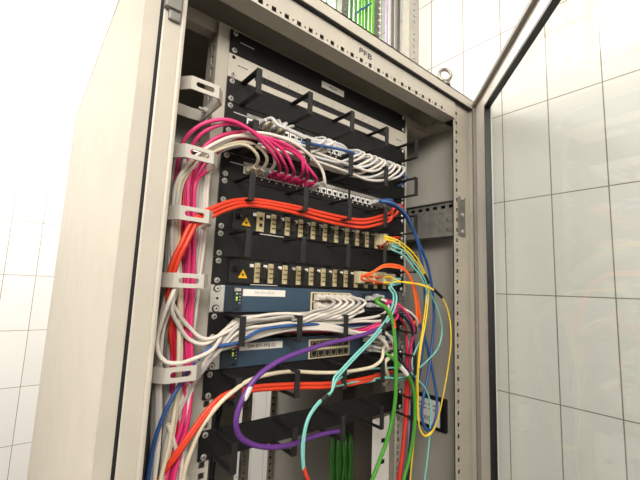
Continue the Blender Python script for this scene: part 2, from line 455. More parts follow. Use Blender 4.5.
# U2 ivory panel
o=thing('patch_bay',(0,0,UZ(2)-44),'ivory patch panel with a long black row of narrow sockets','patch panel')
fp=plate(2,o,IVORY); screws(o,2,('lb','rb'))
MB().cyl((-232.5,-2.4,UZ(2)-6.35),1,3.4,-.5,12).build('screw_hole',VOID,o)
dashes(o,-224,UZ(2)-18,18,INK)
z=UZ(2)
sb=MB().box(-190,172,-3.4,-2.2,z-32,z-19.5).build('socket_strip',BLK2,o)
for k in range(48):
    x=-188+k*7.5
    q=MB(); 
    for (xa,xb,za,zb) in ((x,x+7,z-31.5,z-30),(x,x+7,z-22,z-20.2),(x,x+.9,z-30,z-22),(x+6.1,x+7,z-30,z-22)): q.box(xa,xb,-4.6,-3.4,za,zb)
    q.box(x+2,x+5,-4.2,-3.4,z-22.8,z-22,0)
    q.build('socket',mat('socket_rim',(44,42,42),.5,noise=.05),o)
for k in range(0,48,3):
    MB().cyl((-184+k*7.5,-2.6,z-14),1,1.1,-.4,8).build('index_dot',INK,o)
dashes(o,205,z-26,20,INK)

# 24 port panels
def jack(x,z,parent,name='port',w=13.,h=12.5,rim=None,flip=False):
    q=MB(); s=-1 if flip else 1
    q.box(x-w/2,x+w/2,-3.6,-2.4,z-h/2,z+h/2,0)
    q.box(x-w*.30,x+w*.30,-4.2,-3.5,z-s*h*.22,z+s*h*.14,1); q.box(x-w*.15,x+w*.15,-4.2,-3.5,z-s*h*.40,z-s*h*.22,1)
    return q.build(name,[rim or JACKW,VOID],parent)
def panel24(n,label):
    o=thing('patch_bay',(0,0,UZ(n)-44),label,'patch panel')
    plate(n,o,BLACK); screws(o,n); dashes(o,-225,UZ(n)-16,26)
    z=UZ(n)
    for g in range(3):
        x0=-193+128*g
        st=MB().box(x0-7,x0+114,-3.4,-2.4,z-16,z-9.5).build('label_strip',LABELG,o)
        for k in range(8):
            jack(x0+15.3*k,z-24,o)
            MB().box(x0+15.3*k-1.6,x0+15.3*k+1.6,-3,-2.4,z-35,z-32.5).build('port_number',WHITEINK,o)
    return o
panel24(4,'black patch panel with white sockets, the one above the grey cord bundle')
panel24(6,'black patch panel carrying the pink cords')

# D-ring managers
def manager(n,label):
    o=thing('cable_manager',(0,0,UZ(n)-44),label,'cable manager')
    plate(n,o,BLACK,'back_plate'); screws(o,n)
    z=UZ(n)
    for x in (-212,-106,0,104,208):
        q=MB(); w=5.
        q.box(x-w,x+w,-61,-2.4,z-5,z-2.5,b=.5); q.box(x-w,x+w,-61,-2.4,z-45,z-42.5,b=.5); q.box(x-w,x+w,-63,-59.5,z-46,z-1.5,b=1.4)
        q.build('ring',RINGB,o)
    return o
manager(3,'empty black cable manager with forward rings below the ivory patch panel')
manager(5,'black ring cable manager crammed with grey looping patch cords')
manager(7,'black ring cable manager with red cords, directly under the pink plugged panel')
manager(9,'empty black ring cable manager between the two rows of brass adapters')
manager(12,'black ring cable manager full of white cords between two blue switches')
manager(14,'black ring cable manager with red and teal cords below the lower switch')
manager(16,'lowest black ring cable manager, set apart under an open gap')

# fibre panels
def tri(x,z,s,parent):
    q=MB(); h=s*.87
    q.prism([(x-s/2,z-h/2),(x+s/2,z-h/2),(x,z+h/2)],1,-6.6,-5.8,0)
    for k in range(8):
        a=k*math.pi/4; c=(x,z-h*.14); r=s*.17
        d=Vector((math.cos(a),math.sin(a))); e=Vector((-d.y,d.x))*.35
        q.prism([(c[0]+e.x,c[1]+e.y),(c[0]-e.x,c[1]-e.y),(c[0]+d.x*r-e.x,c[1]+d.y*r-e.y),(c[0]+d.x*r+e.x,c[1]+d.y*r+e.y)],1,-6.9,-6.5,1)
    q.cyl((x,-6.5,z-h*.14),1,s*.08,-.4,10,1)
    q.build('warning_sign',[YELLOW,INK],parent)
FX=[-163]+[-136+30.2*k for k in range(11)]
def fibre(n,label,first_open,plugs,caps_from=1):
    o=thing('fibre_patch_bay',(0,0,UZ(n)-44),label,'patch panel')
    plate(n,o,BLACK); screws(o,n)
    z=UZ(n)
    MB().box(-214,214,-6,-2.4,z-41,z-3,b=1).build('drawer_front',BLK2,o)
    q=MB(); q.cyl((-203,-6,z-18),1,5.5,-5,14); q.cyl((-203,-11,z-18),1,4,-5,14); q.build('thumb_knob',BLACK,o)
    tri(-189,z-25,17,o)
    for i,x in enumerate(FX):
        if x>190: break
        w=7.5 if (i==0 and first_open) else 5.2
        q=MB(); q.box(x-w,x+w,-9,-6,z-39.5,z-5,b=1)
        q.cyl((x,-9,z-7.2),1,1.7,-1,8,2); q.cyl((x,-9,z-37.3),1,1.7,-1,8,2)
        if i==0 and first_open:
            for zz in (z-16.5,z-28): q.box(x-4.6,x+4.6,-10.2,-8.8,zz-4.4,zz+4.4,0); q.box(x-3,x+3,-10.6,-9,zz-3,zz+3,1)
        else:
            for zz in (z-14,z-22.3,z-30.5): q.box(x-3.8,x+3.8,-10,-8.8,zz-.7,zz+.7,1)
        ad=q.build('adapter',[GOLD,VOID,SCREW],o)
        if i not in plugs and not (i==0 and first_open):
            MB().box(x+5.4,x+10.6,-20,-6,z-33,z-12,b=1).build('dust_cap',BLK2,ad)
        MB().box(x-14,x-6.4,-6.5,-5.6,z-13,z-7.6).build('number_tag',LABEL,ad)
    MB().box(-160 if n==8 else -172,-110 if n==8 else -118,-4.4,-2.4,z-43.4,z-41.8).build('bright_edge',SCREW,o)
    return o
fibre(8,'upper black fibre optic panel with one open beige twin adapter at its left',True,(10,11))
fibre(10,'lower black fibre optic panel resting just above the upper blue switch',False,(8,9,10,11))

# switches
def switch(n,label,txt,ink):
    o=thing('network_switch',(0,0,UZ(n)-44),label,'switch')
    z=UZ(n)
    MB().box(-219,219,-4,235,z-43.5,z-1).build('chassis',CHASS,o)
    q=MB(); q.prism([(-219,z-43.5),(219,z-43.5),(219,z-1),(-219,z-1)],1,-7,-3.5,0); q.build('front_bezel',BLUE_SW,o)
    MB().box(-218,-205,-9,-6.5,z-43,z-1.5,b=.8).build('end_trim',BLUE_SD,o)
    led=MB().box(-204,-188,-8,-6.8,z-42,z-2.5,b=.5).build('status_panel',BLUE_SD,o)
    MB().box(-203,-191,-8.4,-7.8,z-10,z-4.5).build('model_strip',LABELG,led)
    for k,(zz,m) in enumerate(((z-14,LED),(z-20.5,LEDY),(z-24,LED))):
        MB().box(-199.5,-197,-8.8,-7.8,zz-1.1,zz+1.1).build('status_light',m,led)
    for k in range(4): MB().box(-194,-191,-8.3,-7.8,z-15-k*5,z-13.4-k*5).build('print_mark',INKL,led)
    MB().box(-199,-194,-9.2,-7.8,z-40,z-36,b=.6).build('mode_button',BLK2,led)
    xl,xr=(-187,-103)
    lb=MB().box(xl,xr,-8.2,-6.8,z-17.5,z-6).build('label_tag',LABEL,o)
    lettering(txt,((xl+xr)/2,-8.3,z-11.8),8.4 if ink is INK else 6.4,ink,lb)
    # twelve sockets in a beige frame
    x0,x1=-44,61
    q=MB()
    q.box(x0,x1,-9,-6.8,z-43,z-7,0,b=2.5)
    pb=q.build('port_frame',BEIGEP,o)
    MB().box(x0+3,x1-3,-9.6,-8.6,z-40.5,z-9.5,b=1).build('port_recess',BLK2,pb)
    MB().box(x0+4,x1-4,-9.9,-9.2,z-26.4,z-23.6).build('divider',BEIGEP,pb)
    for k in range(6):
        x=x0+12+k*16.2
        for r,zz in ((0,z-17),(1,z-33)):
            q=MB(); q.box(x-6.6,x+6.6,-10.2,-9.4,zz-6.3,zz+6.3,0)
            s=1 if r==0 else -1
            q.box(x-5,x+5,-10.7,-10,zz-s*4.6,zz+s*2.6,1); q.box(x-2.7,x+2.7,-10.7,-10,zz+s*2.6,zz+s*5,1)
            q.build('port',[mat('port_bezel',(120,110,86),.5,noise=.05),VOID],pb)
    pf=MB().box(96,152,-9,-6.8,z-40,z-7,b=1).build('uplink_frame',BLUE_SD,o)
    for k in range(2):
        for zz in (z-17,z-31): jk=MB().box(101+k*26,121+k*26,-9.8,-8.8,zz-5,zz+5).build('uplink_port',VOID,pf)
    for sx in (-1,1):     # metal ears with screws
        e=MB().box(sx*219,sx*243,-6,-4,z-43.5,z-1,b=.6).build('rack_ear',SCREW if sx<0 else GALV,o)
        MB().cyl((sx*231,-6,z-22),1,2.2,-.4,10).build('screw_hole',VOID,e)
        for d in ((6.35,38.1) if n==11 else (38.1,)):
            s=MB(); s.cyl((sx*232.5,-6,z-d),1,6.2,-1,14,1); s.cyl((sx*232.5,-7,z-d),1,4.6,-2,14,0); s.cyl((sx*232.5,-9,z-d),1,1.6,-.4,8,1); s.build('screw',[SCREW,VOID],e)
    return o
switch(11,'upper blue grey network switch with twelve white cords plugged in','SW-SFV-PFB-01',INKL)
switch(13,'lower blue grey network switch with twelve empty sockets','SW-SFV-PFB-02',INK)

# small plate fixed to the right side panel
o=thing('wall_plate',(388,15,-790),'black plate with white printed label on the inner right side panel','plate')
a=at(413,397,x=384); b=at(447,432,x=384)
MB().box(380,391,b.y,a.y,-788,-706,b=4).build('backing',BLK2,o)
yl0=at(440,400,x=380).y; yl1=at(414,400,x=380).y
lb=MB().box(379,380.4,yl0,yl1,-778,-716).build('label_sheet',LABEL,o)
R90=(math.pi/2,0,-math.pi/2)
for k,zz in enumerate((-729,-740)):
    q=MB(); 
    for j in range(4): q.box(378.6,379.2,yl0+12+j*14,yl0+20+j*14,zz-1.2,zz+1.2)
    q.build('print_line',INK,lb)
lettering('000',(378.7,(yl0+yl1)/2,-764),16,INK,lb,rot=R90)
# white punched bracket beside the right rail, below the lowest manager
x0,x1=159,216
A=[0.];holes=set();L=560;t=16
while t+30<L: A+=[t,t+10]; holes.add((len(A)-2,3)); A+=[t+22,t+24]; holes.add((len(A)-2,1)); t+=44.45
A=sorted(set(A)); A.append(L)
q=MB(); q.perf((x0,12,-1285),(0,0,1),(1,0,0),(0,1,0),A,[0,14,17,28,42,55],holes,1.6); q.box(x0+.5,x1,15,16,-1285,-725.5,1); q.box(x1-1.6,x1,13.6,40,-1285,-725)
tag(q.build('punched_bracket',[mat('white_powder_coat',(226,222,212),.5,noise=.03),VOID]),'white upright bracket with square holes left of the right rail','bracket')
q=MB(); q.box(at(354,450,y=150).x,at(372,450,y=150).x,150,200,-1500,-640,b=3)
tag(q.build('cable_duct',mat('duct_grey',(92,84,76),.6,noise=.06)),'dark upright cable duct deep inside behind the green coil','duct')

# ================================================================ cables
ORD=['first','second','third','fourth','fifth','sixth','seventh','eighth','ninth','tenth','eleventh','twelfth','thirteenth','fourteenth']
def catmull(P,step=6.):
    P=[Vector(p) for p in P]
    if len(P)<3: return P
    Q=[P[0]*2-P[1]]+P+[P[-1]*2-P[-2]]; out=[]
    for i in range(1,len(Q)-2):
        p0,p1,p2,p3=Q[i-1],Q[i],Q[i+1],Q[i+2]
        t0=0; t1=t0+max((p1-p0).length,1e-3)**.5; t2=t1+max((p2-p1).length,1e-3)**.5; t3=t2+max((p3-p2).length,1e-3)**.5
        n=max(2,int((p2-p1).length/step))
        for k in range(n):
            t=t1+(t2-t1)*k/n
            A1=p0*((t1-t)/(t1-t0))+p1*((t-t0)/(t1-t0)); A2=p1*((t2-t)/(t2-t1))+p2*((t-t1)/(t2-t1)); A3=p2*((t3-t)/(t3-t2))+p3*((t-t2)/(t3-t2))
            B1=A1*((t2-t)/(t2-t0))+A2*((t-t0)/(t2-t0)); B2=A2*((t3-t)/(t3-t1))+A3*((t-t1)/(t3-t1))
            out.append(B1*((t2-t)/(t2-t1))+B2*((t-t1)/(t2-t1)))
    out.append(P[-1]); return out
def L3(pts):
    """waypoints: (u,v,y) on the line of sight at depth y, or ('p',x,y,z)"""
    return [Vector(q[1:]) if q[0]=='p' else at(q[0],q[1],y=q[2]) for q in pts]
def cord(name,color,pts,r,label,cat='cable',group=None,plugs=(),step=6.,n=8):
    P=L3(pts)
    q=pts[-1]
    if (q[0]!='p' and q[1]>=478) or (q[0]=='p' and q[3]<=-850):      # hangs on down inside the cabinet
        e=P[-1]; P+=[e+Vector((3,2,-160)),e+Vector((8,4,-420)),e+Vector((2,6,-760))]
    C=catmull(P,step)
    o=MB().tube(C,r,n).build(name,CM[color] if isinstance(color,str) else color)
    tag(o,label,cat,group)
    for pl in plugs: plug(o,*pl)
    return o
def plug(o,x,y,z,m,w=11.,h=8.5,L=22.,boot=True):
    """an RJ45 plug pushed into a socket at (x,y,z), body towards the viewer, with its boot"""
    q=MB(); q.box(x-w/2,x+w/2,y-L*.55,y,z-h/2,z+h/2,0,b=.8)
    if boot: q.tube([(x,y-L*.5,z),(x,y-L*.8,z),(x,y-L*1.25,z)],[h*.52,h*.48,3.3],8)
    q.box(x-2,x+2,y-L*.55,y-L*.1,z+h/2,z+h/2+1.6,0)
    return q.build('plug',m,o)
def pm(color,name=None):
    return CM[color]

# ---- strands of the bundle inside the left cable rings, given by u at fixed heights
def strand(us,vs,y): return [(u,v,y+random.uniform(-2,2)) for u,v in zip(us,vs)]
# panel U6: pink, cream and grey cords that arch to the left
Z6=UZ(6)-24
def port6(k): g,i=divmod(k,8); return -193+128*g+15.3*i
def arch(k,z,color,mid,down,label,r=2.9,dy=-45,boot=None,group=None):
    x=port6(k)
    pts=[('p',x,-22,z),('p',x,dy*.8,z+3)]+mid+down
    return cord('patch_cable',color,pts,r,label,'cable',group,[(x,-3.5,z,boot or CM[color])])
vs=(182,208,250,290,330,373,415,450,484)
def down(us,y): return strand(us,vs,y)
pink=[
 (3, [(277,160,-62),(268,148,-72),(250,130,-82),(228,120,-80),(205,123,-70),(189,134,-58),(181,148,-48)], (176,175,184,180,173,172,172,167,160)),
 (4, [(284,163,-62),(278,153,-70),(260,136,-78),(234,124,-76),(211,128,-66),(198,137,-56),(191,150,-46)], (187,186,187,184,177,176,176,169,163)),
 (5, [(292,166,-60),(286,154,-66),(272,142,-70),(250,133,-68),(226,134,-60),(206,145,-52),(196,160,-44)], (189,188,189,187,180,184,184,174,165)),
 (6, [(303,168,-62),(301,156,-68),(287,145,-72),(262,137,-70),(232,136,-60),(208,149,-50),(198,165,-42)], (192,191,191,189,186,187,183,176,168)),
 (7, [(307,170,-60),(303,158,-66),(290,148,-70),(266,140,-66),(236,139,-56),(213,151,-46),(203,166,-38)], (195,193,193,191,189,190,187,179,171)),
 (8, [(316,178,-58),(306,165,-64),(293,152,-68),(270,143,-64),(240,141,-52),(217,153,-44),(207,170,-34)], (196,194,194,193,191,192,189,181,173)),
]
for i,(k,mid,us) in enumerate(pink):
    arch(k,Z6,'pink',mid,down(us,-36-4*(i%3)),'pink patch cord plugged in as the %s pink plug from the left'%ORD[i],group='pink patch cords')
cream=[(0,[(258,157,-52),(251,148,-58),(240,144,-58),(226,147,-54),(209,154,-48),(196,165,-42)],(183,179,179,181,181,180,176,170,162)),
       (1,[(267,158,-54),(260,148,-60),(246,142,-60),(228,144,-56),(208,152,-48),(192,166,-42)],(180,176,177,179,179,178,174,168,160))]
for i,(k,mid,us) in enumerate(cream):
    arch(k,Z6,'cream',mid,down(us,-46-6*i),'cream patch cord arching left, %s of the cream pair'%('left' if i==0 else 'right'),group='cream patch cords')
arch(2,Z6,'white',[(275,162,-54),(272,151,-62),(258,139,-68),(236,136,-66),(214,144,-58),(194,158,-52)],down((177,173,172,176,163,160,160,158,154),-54),'off white patch cord arching beside the cream pair into the left rings',boot=CM['ltgrey'])
arch(9,Z6,'white',[(325,184,-58),(322,170,-64),(300,147,-72),(276,136,-74),(252,133,-70),(228,140,-60),(206,152,-50),(190,170,-44)],down((179,172,170,167,158,157,156,154,150),-48),'off white patch cord plugged in just right of the last pink plug',boot=CM['ltgrey'])

# panel U4 : grey cords filling the manager below it
Z4=UZ(4)-24
port4=port6
for i,k in enumerate((1,2,3,4)):        # left part: laid over to the right, diving behind the bundle
    x=port4(k); d=i*1.3
    cord('patch_cable','grey' if i%2 else 'ltgrey',[('p',x,-22,Z4),('p',x+6,-40,Z4+2),(278+3*i,125+d,-50),(292+2*i,131+d,-52),(312+i,139.5+d,-52),(330+i,142+d,-52),(343,146+d,-50),(348+2*i,153+d,-42),(344,161+d,-30),(325,160+d,-22),(290,150+2*d,-18),(250,138+2*d,-18),(230,136+2*d,-26),(212,146+2*d,-34),(201+i,165,-32),(198+i,190,-28),(196+i,230,-24),(194+i,290,-20),(188+i,380,-20),(180+i,484,-20)],2.9,
         'grey patch cord from the %s plugged socket, upper black panel, arching over the bundle'%ORD[i],'cable','grey patch cords of the upper black panel',[(x,-3.5,Z4,CM['cream'] if i%2 else CM['ltgrey'])])
right4=[8,9,10,14,15,16,17,18,19,20,21,22,23]
for i,k in enumerate(right4):      # right part: loop out, turn back and run left through the rings
    x=port4(k); f=(i*5)%13; dep=-52+3.2*f; zl=-187-((i*7)%13)*1.75
    col='white' if i%3 else 'ltgrey'
    dx=min(1,(x-20)/130) if x>20 else .25
    pts=[('p',x,-22,Z4),('p',x+5,-44,Z4-1),('p',x+3+4*(i%2),-55+2*(i%3),Z4-9),('p',x-14,-55+2*(i%3),Z4-22-dx*8),('p',x-44,(-52+dep)/2,(zl-6+Z4-30)/2-dx*5),('p',x-85,dep,zl-5*dx)]
    if x-150>-60: pts.append(('p',x-150,dep,zl-2))
    pts+=[('p',-100-10*(i%2),dep*.9,zl+2),('p',-170,dep*.8,zl),('p',-215,-20-3*(i%5),-204-3*(i%4)),('p',-262,-26-3*(i%5),-236-2*(i%4)),('p',-300+2.5*i,-20-3*(i%6),-290),('p',-303+3*i,-18-3*(i%6),-350),('p',-306+3*i,-18-3*(i%6),-440),('p',-310+3*i,-18-3*(i%6),-560),('p',-316+3*i,-20-3*(i%6),-700),('p',-318+3*i,-20-3*(i%6),-860)]
    cord('patch_cable',col,pts,2.8,'off white cord, %s plug of the right hand bunch on the upper black panel'%ORD[i],'cable','off white cords of the upper black panel',[(x,-3.5,Z4,CM['ltgrey'])],step=8)
cord('patch_cable','blue',[(284,138,-20),(298,141.5,-46),(312,144,-58),(328,147,-60),(345,150.5,-60),(354,153.5,-54),(357,160,-36),(350,168,-20)],2.8,'short blue patch cord lying on top of the grey cord bundle')
cord('patch_cable','blue',[(398,172,-10),(403,175,-22),(407,178,-30),(404,183,-20),(398,186,-12)],2.4,'short blue cord end poking out beside the right rail','cable')

# red cords, U7
for i in range(3):
    x=port6(23)+[0,8,-14][i]
    d=[-1.2,2.2,6.4][i]
    z=Z6 if i==0 else Z6-4
    pts=[('p',x,-22,z),('p',x+9,-40,z-2),(395+5*(i==1)-2*(i==2),207+i,-46),(391+4*(i==1),213+d,-44),(378,218+d,-40),(362,221+d,-40),(340,218+d,-38),(318,213+d,-40),(300,208.5+d*.9,-42),(280,204.5+d*.8,-44),(258,201+d*.8,-46),(243,200.5+d*.8,-46),(228,203+d,-52),(213,209+d*1.1,-66),(199,216+d*1.2,-76)]
    o_=[-2.4,2.6,0][i]; e=[0,0,9][i]
    pts+=[(191+o_,228+d*.4,-74+e),(184+o_,243,-74+e),(176.5+o_,258,-71+e),(171.5+o_,274,-67+e),(170+o_*.8,300,-58+e),(172-i,330,-40),(174,360,-36),(172+i,390,-34),(168+i*2,430,-32),(160+i*2,484,-30)]
    cord('patch_cable','red',pts,3.2,['red cord from the last pink panel socket, upper strand of the red run','red cord in the middle of the red run above the brass adapters','red cord on the underside of the red run above the brass adapters'][i],'cable','red cords under the pink panel',[(x,-3.5,z,CM['ltgrey'])])
# two blue loops on the right
for i in range(2):
    x=port6(20+i)
    a=[[(386,203,-52),(396,207,-66),(407,219,-72),(418,241,-70),(427,263,-66),(432,288,-62),(434,315,-60),(432,345,-60),(428,375,-62),(423,400,-62),(422,418,-62),(427,430,-64),(434,424,-62),(437,405,-58),(435,385,-52),(430,360,-44),(424,335,-36),(418,322,-24),(408,312,-14)],
       [(380,201,-52),(392,203,-70),(404,212,-78),(413,229,-78),(420,252,-74),(424,278,-70),(425,305,-66),(424,335,-60),(421,362,-52),(417,392,-40),(413,420,-30),(410,450,-26),(407,484,-24)]][i]
    cord('patch_cable','blue',[('p',x,-22,Z6),('p',x+8,-42,Z6+3)]+a,3.3,['blue patch cord hanging down the right side in a long closed loop','blue patch cord dropping along the right rail beside the blue loop'][i],'cable',None,[(x,-3.5,Z6,CM['ltgrey'])])
    
# fibre, upper panel right end
Z8=UZ(8); Z10=UZ(10)
def fplug(o,x,z,m,y=-9,h=24,w=11,L=26):
    q=MB(); q.box(x-w/2,x+w/2,y-L,y,z-h/2,z+h/2,0,b=1.2)
    q.box(x-w/2-.6,x+w/2+.6,y-L*.55,y-L*.35,z-h/2-.6,z+h/2+.6,0,b=.5)
    return q.build('connector',m,o)
def fibrecord(color,x,z,pts,label,group=None,conn=BEIGEP,r=1.7,y0=-34,boot=None):
    o=cord('fibre_cable',color,[('p',x,y0,z),('p',x+3,y0-16,z)]+pts,r,label,'fibre cable',group)
    q=MB(); q.tube([(x,y0+4,z),(x+1.2,y0-6,z),(x+3,y0-17,z)],[3.2,2.6,1.9],8); q.build('boot',CM[boot or color],o)
    if conn: fplug(o,x,z-2,conn)
    return o
clip=MB
fibrecord('yellow',138,Z8-18,[(384,236.5,-66),(397,240,-74),(409,249,-78),(417,258,-78),(423,269,-78),(428,284,-78),(428,300,-76),(425,325,-74),(421,348,-72),(418,378,-68),(418,400,-66)],'yellow fibre from the upper fibre panel that curls up again at the bottom')
fibrecord('yellow',141,Z8-24,[(384,239,-64),(397,243,-72),(408,252,-76),(416,262,-76),(422,271,-76),(426,284,-75),(426,300,-74),(423,326,-72),(419.5,350,-70),(417,380,-64),(416,410,-52),(414,440,-44),(410,484,-40)],'yellow fibre from the upper fibre panel running straight down the rail',conn=None)
t1=fibrecord('teal',168,Z8-26,[(392,246,-66),(404,251,-74),(414,263,-79),(423,276,-80),(430,292,-78),(438,311,-76),(442,331,-74),(438,348,-72),(429,359,-68),(419,368,-62),(408,376,-56),(396,378,-52),(384,378,-48),(368,382,-44),(352,384,-42),(338,386,-40),(325,384,-36)],'teal fibre from upper fibre panel bowing right then back into lower manager',r=1.9)
t2=fibrecord('teal',170,Z8-32,[(391,249,-64),(403,255,-72),(413,267,-77),(422,279,-78),(427,296,-76),(424,330,-66),(412,362,-58),(416,377,-62),(425,388,-66),(430,402,-66),(430,430,-64),(427,462,-62),(424,486,-60)],'teal fibre from upper fibre panel leaving the photo at bottom right',r=1.9,conn=None)
q=MB(); a=at(424,275,y=-79); b=at(428,283,y=-79); q.tube([a,b],5.2,10); tag(q.build('cable_tie',BLK2),'black tie joining the yellow and teal fibres beside the right panel','tie')
fibrecord('red',166,Z8-14,[(391,238,-58),(386,243,-50),(380,247,-36),(386,250,-20)],'stub of red fibre behind the yellow pair, upper fibre panel',r=1.6,conn=None)
# lower fibre panel right end
os_=[]
for i,(x,zz) in enumerate(((76.5,-16),(76.5,-28),(106,-16),(106,-28))):
    d=i*1.5
    fibrecord('orange' if i!=1 else 'red',x,Z10+zz,[(361+6*(i>1),(276 if i%2==0 else 278.5)-(i>1),-62),(373,271.5+d*.3,-64),(383,265.2+d*.5,-66),(394,264.5+d*.7,-68),(404,268+d*.5,-70),(411-d*.3,278,-70),(416-d*.5,292,-70),(419-d*.7,308,-70),(420-d,321,-68),(415-d,327-d,-60),(408,322,-44),(402,314,-24)],
        ['orange fibre leaving the upper left lower-panel connector','dark orange fibre leaving the lower left lower-panel connector','orange fibre leaving the upper right lower-panel connector','orange fibre leaving the lower right lower-panel connector'][i],'orange fibres of the lower fibre panel',conn=BEIGEP if i%2==0 else None,boot='black' if i==1 else 'red')
for i,zz in enumerate((-14,-26)):
    fibrecord('yellow',137,Z10+zz,[(394,279+3*i,-66),(406,283-1*i,-76),(420,284+1*i,-88),(434,290+.5*i,-96),(443,299,-102),(449,315,-106),(451,340,-108),(448,368,-104),(443,396,-98),(438,418,-88),(432+i*.5,431+i,-78),(425.5,435.5+i,-70),(420.5,430+i,-67),(418.3-i*.6,414,-66),(418-i*.6,400,-66)],
      ['upper','lower'][i]+' strand of the yellow fibre pair bowing far right from lower fibre panel','yellow fibres of the lower fibre panel',conn=BEIGEP if i==0 else None,r=1.4)
q=MB(); a=at(434,289.5,y=-96); b=at(442,297.5,y=-101); q.tube([a,b],3.4,10); tag(q.build('cable_tie',BLK2),'black tie on the yellow fibre pair bowing far right','tie')
# teal pair that crosses the front of the rack
for i in range(2):
    d=i*2.
    fibrecord('teal',166,Z10-16-10*i,[(391-d,286+d,-70),(396-1.4*d,294,-74),(396-1.6*d,304,-78),(391-1.4*d,316,-82),(384-1.2*d,326-d*.2,-86),(372-d,341-.6*d,-90),(358-d,355-d*.6,-94),(345-d,369-d*.6,-97),(336-d,380-d,-99),(332-d*.2,391+d*.3,-102),(324+d*.2,397+d*.6,-106),(316+.4*d,405+.5*d,-108),(308+.5*d,418,-110),(304+.6*d,432,-110),(302+.8*d,450,-110),(303+.5*d,469,-108)],
      ['left','right'][i]+' strand of the teal fibre pair looping down in front of the lower switch','teal fibre pair crossing the rack front',conn=BEIGEP if i==0 else None,r=2.0)
cord('fibre_cable','red',[(303.5,467,-108),(306,475,-107),(310,484,-106),(316,497,-104)],2.9,'orange red fibre end below the teal pair at the bottom edge','fibre cable')
for (a,b,y,l) in (((386,324),(382,330),-87,'upper black tie on the teal fibre pair, beside the green cord'),((327,395),(321,401),-106,'lower black tie on the teal fibre pair, over the lowest manager')):
    q=MB(); q.tube([at(*a,y=y),at(*b,y=y)],5,10); tag(q.build('cable_tie',BLK2),l,'tie')

# switch 1 cords : white, twelve
z=UZ(11)
for r in range(2):
    for k in range(6):
        x=-32+k*16.2; zz=z-17-16*r; i=r*6+k
        dep=-50+ (k*6)+ (3 if r else 0)
        zr=-487-(5-k)*1.4-r*11-(k%3)*2.5
        down_pts=[('p',x+2,-48,zz-1),('p',x+1,-62 if r==0 else -56,zz-7),('p',x-12,-60 if r==0 else -52,zz-16 if r==0 else zz-11),('p',x-40,-54,-484-r*7-k*1.5),('p',x-80,-48+k*2,-489-r*8-(5-k)*2),('p',-112,dep,zr),('p',-160,dep+4,zr-3),('p',-208,dep,zr-9-(k%2)*3)]
        if i in (1,3):       # these swing up again behind the fourth ring
            tail=[(205,344-5*(i==1),-48),(190,340-12*(i==1),-48),(178,324-11*(i==1),-60),(172,310-9*(i==1),-70),(173.5,294,-76),(175,281,-74),(174,262,-56),(172,240,-40)]
        elif i==5:
            tail=[(212,350,-62),(196,358,-72),(180,363,-80),(166,362,-82),(159,354,-78),(157,340,-70),(162,320,-72),(169,302,-78),(175.5,286,-76),(178,262,-56),(177,236,-40)]
        else:
            j=i%6
            tail=[(214-.4*i,356+.5*i,-44),(202-.8*i,372+.3*i,-48+i),(190-1.5*i,390,-46+i),(176-1.2*i,420,-44+i),(168-1.4*i,450,-40+i),(163-1.2*i,486,-38+i)]
        cord('patch_cable','white' if (i%4) else 'grey',[('p',x,-28,zz)]+down_pts+tail,2.9,
          'white cord in the %s socket from the left, %s row, upper switch'%(ORD[k],('top','bottom')[r]),'cable','white patch cords of the upper switch',[(x,-10,zz,CM['white'],12,11)])
# other strands through the manager between the switches
extra=[('blue',[('p',170,-20,-520),('p',110,-30,-512),('p',40,-34,-516),('p',-60,-46,-508),('p',-120,-52,-508),('p',-180,-54,-514),('p',-214,-54,-530),(208,349,-50),(196,362,-50),(186,374,-62),(176,391,-64),(166,410,-64),(157,433,-62),(151,458,-60),(147,488,-58)],'blue patch cord running left through the white cord manager'),
 ('crimson',[('p',120,-18,-524),('p',40,-22,-526),('p',-60,-26,-522),('p',-160,-28,-524),('p',-214,-34,-540),(214,344,-24),(204,352,-30),(192,366,-34),(183,390,-36),(178,420,-36),(172,450,-36),(165,486,-36)],'dark red cord running left low in the white cord manager'),
 ('white',[('p',150,-24,-505),('p',60,-32,-518),('p',-60,-38,-515),('p',-150,-40,-518),('p',-214,-42,-536),(210,355,-42),(196,378,-46),(189,400,-44),(186,430,-40),(180,484,-38)],'white cord lowest of those running left between the switches')]
for c,pts,l in extra: cord('patch_cable',c,pts,2.9,l)
# uplink plugs of the upper switch
for i,(x,zz,c) in enumerate(((108,-17,'white'),(112,-31,'white'),(133,-17,'pink'),(136,-31,'pink'))):
    z=UZ(11)+zz
    if c=='white': mid=[('p',x+16,-48,z-3),('p',x+18,-56,z-16),('p',x,-54,z-30+2*i),('p',x-60,-48,-501-4*i),('p',-40,-40,-505-4*i),('p',-120,-38,-506-4*i),('p',-200,-34,-516-3*i),(214,342+3*i,-30),(203,356,-34),(193,378,-36),(187,410,-34),(184,484,-30)]
    else: mid=[('p',x+18,-48,z-6),('p',x+14,-60,z-20),('p',x-10,-58,z-34),('p',x-70,-40,-515-4*i),('p',-20,-30,-520-3*(i-2)),('p',-120,-28,-519),('p',-205,-28,-531),(206,351,-34),(195,368,-34),(186,392,-32),(178,425,-30),(168,484,-28)]
    cord('patch_cable',c,[('p',x,-28,z)]+mid,2.9,['white cord in the upper left uplink of the upper switch','white cord in the lower left uplink of the upper switch','pink cord in the upper right uplink of the upper switch','pink cord in the lower right uplink of the upper switch'][i],'cable',None,[(x,-9,z,CM['ltgrey'] if c=='white' else CM['green'] if i==2 else CM['pink'])])
